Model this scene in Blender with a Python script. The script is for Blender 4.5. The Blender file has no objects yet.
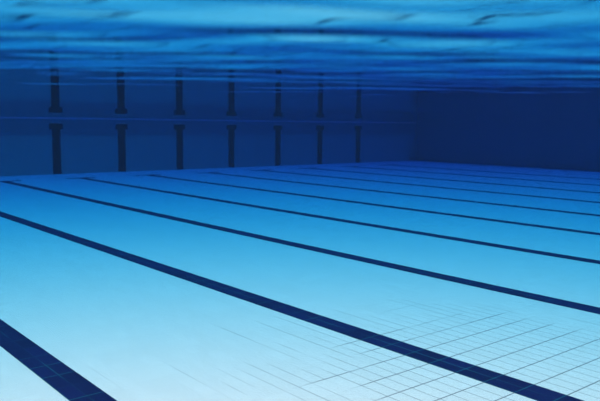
import bpy, bmesh, math
import numpy as np
from mathutils import Matrix, Vector

S = bpy.context.scene
C = S.collection

# ---------------------------------------------------------------- camera
F_PX, YAW, PITCH, ROLL = 701.4, 0.6944, 0.1086, 0.0100
CAM_Z = 1.872
cam = bpy.data.cameras.new('camera')
cam.sensor_width = 36.0
cam.lens = F_PX / 600.0 * 36.0
cam.clip_start = 0.01
cam.dof.use_dof = True
cam.dof.focus_distance = 6.0
cam.dof.aperture_fstop = 3.6
cam_o = bpy.data.objects.new('camera', cam)
C.objects.link(cam_o)
cam_o.matrix_world = (Matrix.Translation((0, 0, CAM_Z)) @ Matrix.Rotation(-YAW, 4, 'Z')
                      @ Matrix.Rotation(math.pi / 2 - PITCH, 4, 'X') @ Matrix.Rotation(ROLL, 4, 'Z'))
S.camera = cam_o

# ---------------------------------------------------------------- light and exposure
world = bpy.data.worlds.new('sky')
S.world = world
world.use_nodes = True
bg = world.node_tree.nodes['Background']
bg.inputs['Color'].default_value = (1.0, 0.180, 0.130, 1)
bg.inputs['Strength'].default_value = 6.9
sun = bpy.data.lights.new('sun', 'SUN')
sun.energy = 39.0
sun.color = (1.0, 0.130, 0.078)
sun.angle = math.radians(6)
sun_o = bpy.data.objects.new('sun', sun)
C.objects.link(sun_o)
sun_o.rotation_euler = Vector((-0.28, 0.30, -1.0)).to_track_quat('-Z', 'Y').to_euler()
S.view_settings.view_transform = 'Standard'
S.view_settings.look = 'None'
S.view_settings.gamma = 1
S.view_settings.use_curve_mapping = False
S.view_settings.exposure = 0.0
S.cycles.max_bounces = 10
S.cycles.diffuse_bounces = 4
S.cycles.glossy_bounces = 4
S.cycles.volume_bounces = 1
S.cycles.transparent_max_bounces = 8
S.cycles.use_denoising = True
S.cycles.caustics_reflective = True

# ---------------------------------------------------------------- measures (metres)
X0, X1 = -2.0, 28.7          # side walls
Y0, Y1 = -1.2, 24.83         # end walls
WATER = 1.991                # water level above the floor
RIM = 2.12                   # top of the pool walls
LANE0, STEP = 9.355, 2.5     # lane line that meets the first wall marking, lane pitch
TX, TY = 0.125, 0.2571       # tile pitch on the floor
TY_PHASE = 3.4656

# ---------------------------------------------------------------- materials
def new_mat(name):
    m = bpy.data.materials.new(name)
    m.use_nodes = True
    nt = m.node_tree
    nt.nodes.clear()
    return m, nt, nt.nodes, nt.links

def math_node(nt, op, a, b=None, c=None):
    n = nt.nodes.new('ShaderNodeMath'); n.operation = op
    for i, v in enumerate((a, b, c)):
        if v is None: continue
        if isinstance(v, (int, float)): n.inputs[i].default_value = v
        else: nt.links.new(v, n.inputs[i])
    return n.outputs[0]

def line_mask(nt, coord, pitch, phase, half):
    """1 on the joint lines at phase + k*pitch, 0 elsewhere"""
    t = math_node(nt, 'DIVIDE', math_node(nt, 'SUBTRACT', coord, phase), pitch)
    f = math_node(nt, 'FRACT', math_node(nt, 'ADD', t, 1000.5))
    d = math_node(nt, 'MULTIPLY', math_node(nt, 'ABSOLUTE', math_node(nt, 'SUBTRACT', f, 0.5)), pitch)
    return math_node(nt, 'LESS_THAN', d, half)

def tile_mat(name, tile, grout, ax, pu, phu, hu, pv, phv, hv, patchy=0.0, vary=0.04, rough=0.45, keep=1.0, corner=False):
    """glazed tiles with joints; ax = the two world axes; patchy = how much of the joints is washed out"""
    m, nt, N, L = new_mat(name)
    out = N.new('ShaderNodeOutputMaterial')
    p = N.new('ShaderNodeBsdfPrincipled')
    p.inputs['Roughness'].default_value = rough
    p.inputs['Specular IOR Level'].default_value = 0.08
    geo = N.new('ShaderNodeNewGeometry')
    sep = N.new('ShaderNodeSeparateXYZ'); L.new(geo.outputs['Position'], sep.inputs[0])
    u, v = sep.outputs[ax[0]], sep.outputs[ax[1]]
    mu = line_mask(nt, u, pu, phu, hu)
    mv = line_mask(nt, v, pv, phv, hv)
    if patchy > 0:
        # joints show only in places: long patches along each joint
        for k, (mm, sx, sy, thr) in enumerate(((mu, 7.9, 1.1, 0.50), (mv, 1.0, 3.9, 0.47))):
            cmb = N.new('ShaderNodeCombineXYZ')
            L.new(math_node(nt, 'MULTIPLY', u, sx), cmb.inputs[0])
            L.new(math_node(nt, 'MULTIPLY', v, sy), cmb.inputs[1])
            cmb.inputs[2].default_value = 3.1 + 5 * k
            nz = N.new('ShaderNodeTexNoise'); nz.inputs['Scale'].default_value = 1.0
            nz.inputs['Detail'].default_value = 2.0
            L.new(cmb.outputs[0], nz.inputs['Vector'])
            big = N.new('ShaderNodeTexNoise'); big.inputs['Scale'].default_value = 0.42
            big.inputs['Detail'].default_value = 1.0
            L.new(geo.outputs['Position'], big.inputs['Vector'])
            # the joints show most in one corner of the pool and fade out beyond it
            far = math_node(nt, 'ADD', math_node(nt, 'MULTIPLY', sep.outputs[1], 0.20), math_node(nt, 'MULTIPLY', math_node(nt, 'ABSOLUTE', math_node(nt, 'SUBTRACT', sep.outputs[0], 4.4)), 0.10))
            s = math_node(nt, 'ADD', nz.outputs[0], math_node(nt, 'MULTIPLY', math_node(nt, 'SUBTRACT', big.outputs[0], 0.5), 0.8))
            if corner: s = math_node(nt, 'ADD', s, math_node(nt, 'SUBTRACT', 0.94 if k == 0 else 0.81, far))
            mr = N.new('ShaderNodeMapRange'); mr.interpolation_type = 'SMOOTHSTEP'
            mr.inputs['From Min'].default_value = thr - 0.12
            mr.inputs['From Max'].default_value = thr + 0.08
            mr.inputs['To Min'].default_value = 1 - patchy
            mr.inputs['To Max'].default_value = 1.0
            L.new(s, mr.inputs['Value'])
            if k == 0: mu = math_node(nt, 'MULTIPLY', mm, mr.outputs[0])
            else: mv = math_node(nt, 'MULTIPLY', mm, mr.outputs[0])
    mask = math_node(nt, 'MULTIPLY', math_node(nt, 'MAXIMUM', mu, mv), keep)
    # every tile has a slightly different glaze
    cu = math_node(nt, 'FLOOR', math_node(nt, 'DIVIDE', math_node(nt, 'SUBTRACT', u, phu), pu))
    cv = math_node(nt, 'FLOOR', math_node(nt, 'DIVIDE', math_node(nt, 'SUBTRACT', v, phv), pv))
    cc = N.new('ShaderNodeCombineXYZ'); L.new(cu, cc.inputs[0]); L.new(cv, cc.inputs[1])
    wn = N.new('ShaderNodeTexWhiteNoise'); wn.noise_dimensions = '2D'; L.new(cc.outputs[0], wn.inputs['Vector'])
    val = math_node(nt, 'ADD', 1 - vary / 2, math_node(nt, 'MULTIPLY', wn.outputs['Value'], vary))
    hsv = N.new('ShaderNodeHueSaturation'); hsv.inputs['Color'].default_value = (*tile, 1)
    L.new(val, hsv.inputs['Value'])
    mix = N.new('ShaderNodeMix'); mix.data_type = 'RGBA'
    L.new(mask, mix.inputs[0]); L.new(hsv.outputs[0], mix.inputs[6]); mix.inputs[7].default_value = (*grout, 1)
    L.new(mix.outputs[2], p.inputs['Base Color'])
    L.new(p.outputs[0], out.inputs['Surface'])
    return m

M_FLOOR = tile_mat('white_floor_tiles', (0.80, 0.82, 0.84), (0.16, 0.17, 0.20), (0, 1),
                   TX, LANE0, 0.0026, TY, TY_PHASE, 0.0050, patchy=0.93, rough=0.5, corner=True)
M_LINE = tile_mat('navy_line_tiles', (0.006, 0.008, 0.070), (0.02, 0.16, 0.22), (0, 1),
                  TX, LANE0, 0.0040, TY, TY_PHASE, 0.0040, patchy=0.85, vary=0.4, keep=0.75)
M_WALL_END = tile_mat('pale_blue_wall_tiles', (0.46, 0.50, 0.40), (0.34, 0.37, 0.30), (0, 2),
                      0.25, LANE0, 0.003, TX, 0.0, 0.003)
M_WALL_SIDE = tile_mat('shaded_side_wall_tiles', (0.40, 0.36, 0.33), (0.30, 0.28, 0.26), (1, 2),
                       0.25, 0.0, 0.003, TX, 0.0, 0.003)  # darker copy of the wall tiles: the side walls' shade is in the colour
M_TARGET = tile_mat('navy_wall_tiles', (0.030, 0.002, 0.003), (0.02, 0.004, 0.006), (0, 2),
                    0.15, LANE0, 0.002, TX, 0.0, 0.002, vary=0.3)
M_EDGE = tile_mat('white_rim_tiles', (0.80, 0.86, 0.88), (0.5, 0.55, 0.6), (0, 1),
                  0.25, 0.0, 0.003, 0.25, 0.0, 0.003)

def water_mat():
    m, nt, N, L = new_mat('pool_water')
    out = N.new('ShaderNodeOutputMaterial')
    tr = N.new('ShaderNodeBsdfTransparent')
    gl = N.new('ShaderNodeBsdfGlossy'); gl.inputs['Roughness'].default_value = 0.0
    gl.inputs['Color'].default_value = (1, 1, 1, 1)
    fr = N.new('ShaderNodeFresnel'); fr.inputs['IOR'].default_value = 1.33
    mx = N.new('ShaderNodeMixShader')
    L.new(fr.outputs[0], mx.inputs[0]); L.new(tr.outputs[0], mx.inputs[1]); L.new(gl.outputs[0], mx.inputs[2])
    L.new(mx.outputs[0], out.inputs['Surface'])
    ab = N.new('ShaderNodeVolumeAbsorption')
    A = (0.43, 0.116, 0.0425); D = 0.6
    ab.inputs['Density'].default_value = D
    ab.inputs['Color'].default_value = (1 - A[0] / D, 1 - A[1] / D, 1 - A[2] / D, 1)
    sc = N.new('ShaderNodeVolumeScatter')
    sc.inputs['Density'].default_value = 0.0038
    sc.inputs['Color'].default_value = (0.12, 0.5, 1.0, 1)
    sc.inputs['Anisotropy'].default_value = 0.2
    ad = N.new('ShaderNodeAddShader')
    L.new(ab.outputs[0], ad.inputs[0]); L.new(sc.outputs[0], ad.inputs[1])
    L.new(ad.outputs[0], out.inputs['Volume'])
    return m
M_WATER = water_mat()

# ---------------------------------------------------------------- mesh helpers
def add_box(bm, x0, x1, y0, y1, z0, z1):
    vs = [bm.verts.new(c) for c in ((x0, y0, z0), (x1, y0, z0), (x1, y1, z0), (x0, y1, z0),
                                    (x0, y0, z1), (x1, y0, z1), (x1, y1, z1), (x0, y1, z1))]
    for f in ((0, 3, 2, 1), (4, 5, 6, 7), (0, 1, 5, 4), (1, 2, 6, 5), (2, 3, 7, 6), (3, 0, 4, 7)):
        bm.faces.new([vs[i] for i in f])

def box_obj(name, box, mat, parent=None, bevel=0.0, origin=None):
    o3 = origin or (0, 0, 0)
    bm = bmesh.new()
    add_box(bm, box[0] - o3[0], box[1] - o3[0], box[2] - o3[1], box[3] - o3[1], box[4] - o3[2], box[5] - o3[2])
    if bevel:
        bmesh.ops.bevel(bm, geom=bm.edges[:], offset=bevel, segments=2, affect='EDGES')
    me = bpy.data.meshes.new(name); bm.to_mesh(me); bm.free()
    me.materials.append(mat)
    o = bpy.data.objects.new(name, me); C.objects.link(o)
    if parent is not None: o.parent = parent
    else: o.location = o3
    return o

def structure(name, box, mat, bevel=0.0):
    o = box_obj(name, box, mat, bevel=bevel)
    o['kind'] = 'structure'
    return o

# ---------------------------------------------------------------- the basin
T = 0.30
structure('floor', (X0 - T, X1 + T, Y0 - T, Y1 + T, -0.25, 0.0), M_FLOOR)
structure('wall_far', (X0 - T, X1 + T, Y1, Y1 + T, 0.0, RIM), M_WALL_END)
structure('wall_near', (X0 - T, X1 + T, Y0 - T, Y0, 0.0, RIM), M_WALL_END)
structure('wall_right', (X1, X1 + T, Y0, Y1, 0.0, RIM), M_WALL_SIDE)
structure('wall_left', (X0 - T, X0, Y0, Y1, 0.0, RIM), M_WALL_SIDE)

# pale overflow rim at the water line of each wall
structure('trim_1', (X0, X1, Y1 - 0.012, Y1, WATER - 0.028, RIM), M_EDGE, 0.003)

# ---------------------------------------------------------------- the water body: rippled surface, still volume
def graded(lo, hi, near0, near1, h0, grow):
    pts = list(np.arange(near0, near1, h0))
    p, h = near1, h0
    while p < hi: pts.append(p); h *= grow; p += h
    pts.append(hi)
    p, h = near0 - h0, h0
    while p > lo: pts.append(p); h *= grow; p -= h
    pts.append(lo)
    return np.unique(np.round(np.array(pts), 5))

def water_body():
    e = 0.02
    xs = graded(X0 - e, X1 + e, -0.3, 3.6, 0.014, 1.03)
    ys = graded(Y0 - e, Y1 + e, 0.0, 3.6, 0.014, 1.03)
    X, Y = np.meshgrid(xs, ys, indexing='ij')
    rng = np.random.RandomState(10)
    H = np.zeros_like(X)
    R = np.hypot(X, Y)
    cell = np.maximum(np.gradient(xs)[:, None] * np.ones_like(Y), np.gradient(ys)[None, :] * np.ones_like(X))
    main = math.radians(90) - YAW
    for i in range(60):
        lam = 0.075 * (8.0 ** rng.rand())                    # 7.5 cm to 60 cm
        th = main + rng.normal(0, 0.20)
        slope = 0.0051 * (0.6 + 0.8 * rng.rand()) 
        k = 2 * math.pi / lam
        ph = rng.rand() * 6.28
        amp = slope / k
        # swell set off by the swimmer at the near wall, calming down the pool
        env = 1.0 / (1.0 + (R / 1.9) ** 3.0) + 0.018 / (1 + (R / 9.0) ** 2)
        fade = np.clip(lam / (4 * cell) - 0.5, 0, 1)         # only waves the mesh can carry
        H += amp * env * fade * np.sin(k * (X * math.cos(th) + Y * math.sin(th)) + ph
                                       + 0.7 * np.sin(1.3 * X - 0.9 * Y + i))
    Z = WATER + H
    nx, ny = X.shape
    co = np.stack([X, Y, Z], -1).reshape(-1, 3)
    idx = np.arange(nx * ny).reshape(nx, ny)
    a, b, c, d = idx[:-1, :-1].ravel(), idx[1:, :-1].ravel(), idx[1:, 1:].ravel(), idx[:-1, 1:].ravel()
    faces = np.stack([a, b, c, d], 1).tolist()
    # border loop, counter-clockwise seen from above, then skirt and bottom
    loop = list(idx[:, 0]) + list(idx[-1, 1:]) + list(idx[-2::-1, -1]) + list(idx[0, -2:0:-1])
    loop = [int(v) for v in loop]
    n0 = len(co)
    low = co[loop].copy(); low[:, 2] = -0.02
    co = np.vstack([co, low])
    n = len(loop)
    for i in range(n):
        j = (i + 1) % n
        faces.append([loop[j], loop[i], n0 + i, n0 + j])
    faces.append([n0 + i for i in range(n)][::-1])
    me = bpy.data.meshes.new('water')
    me.from_pydata(co.tolist(), [], faces)
    me.update()
    sm = np.ones(len(faces), dtype=bool); sm[-(n + 1):] = False
    me.polygons.foreach_set('use_smooth', sm)
    me.materials.append(M_WATER)
    o = bpy.data.objects.new('water', me); C.objects.link(o)
    o['label'] = 'clear blue pool water with a rippled mirroring surface seen from below'
    o['category'] = 'water'
    o['kind'] = 'stuff'
    return o
water_body()

# ---------------------------------------------------------------- lane lines on the floor
def make_lane_line(x):
    t = bpy.data.objects.new('lane_line', None); C.objects.link(t)
    t.location = (x, Y1 - 2.0, 0)
    t['category'] = 'lane line'
    t['group'] = 'dark tiled lane lines on the pool floor'
    ya, yb = Y0 + 2.0 - t.location.y, 0.0
    box_obj('stripe', (-0.125, 0.125, ya, yb - 0.25, -0.004, 0.003), M_LINE, t)
    for y in (yb - 0.25, ya - 0.25):
        box_obj('crossbar', (-0.5, 0.5, y, y + 0.25, -0.004, 0.003), M_LINE, t)
    return t

def copy_thing(t):
    c = t.copy(); C.objects.link(c)
    for ch in list(t.children):
        k = ch.copy(); C.objects.link(k); k.parent = c
    return c

LINE_LABELS = [
    (-3, 'wide navy tiled lane line nearest the viewer, cutting across the bottom left corner'),
    (-2, 'navy lane line running from the left edge to the bottom edge near the right corner'),
    (-1, 'navy lane line starting at the far wall left of every wall marking'),
    (0, 'navy tiled lane line leading to the foot of the leftmost wall marking'),
    (1, 'navy tiled lane line leading to the second wall marking from the left'),
    (2, 'faint navy tiled lane line leading to the third wall marking from the left'),
    (3, 'faint navy lane line leading to the middle one of the seven wall markings'),
    (4, 'blurred blue lane line leading to the third wall marking from the right'),
    (5, 'very faint blue lane line leading to the second wall marking from the right'),
    (6, 'farthest and faintest lane line, leading to the rightmost wall marking'),
]
proto = None
for k, lab in LINE_LABELS:
    if proto is None: o = proto = make_lane_line(LANE0 + k * STEP)
    else: o = copy_thing(proto)
    o.location.x = LANE0 + k * STEP
    o['label'] = lab

# ---------------------------------------------------------------- target markings on the far wall
def make_target(x):
    t = bpy.data.objects.new('wall_target', None); C.objects.link(t)
    t.location = (x, Y1, 0)
    t['category'] = 'wall marking'
    t['group'] = 'dark turning targets on the far wall'
    box_obj('stripe', (-0.15, 0.15, -0.004, 0.004, 0.004, 1.60), M_TARGET, t)
    box_obj('crossbar', (-0.25, 0.25, -0.004, 0.004, 1.60, 1.80), M_TARGET, t)
    return t

TARGET_LABELS = [
    'leftmost and widest dark T-shaped tile marking on the far wall',
    'second dark T-shaped wall marking from the left',
    'third dark T-shaped wall marking from the left',
    'middle one of the seven dark T-shaped wall markings',
    'third dark T-shaped wall marking from the right',
    'thin dark wall marking second from the right',
    'rightmost and faintest dark marking on the far wall, beside the bare dark stretch',
]
proto = None
for k, lab in enumerate(TARGET_LABELS):
    if proto is None: o = proto = make_target(LANE0)
    else: o = copy_thing(proto)
    o.location.x = LANE0 + k * STEP
    o['label'] = lab
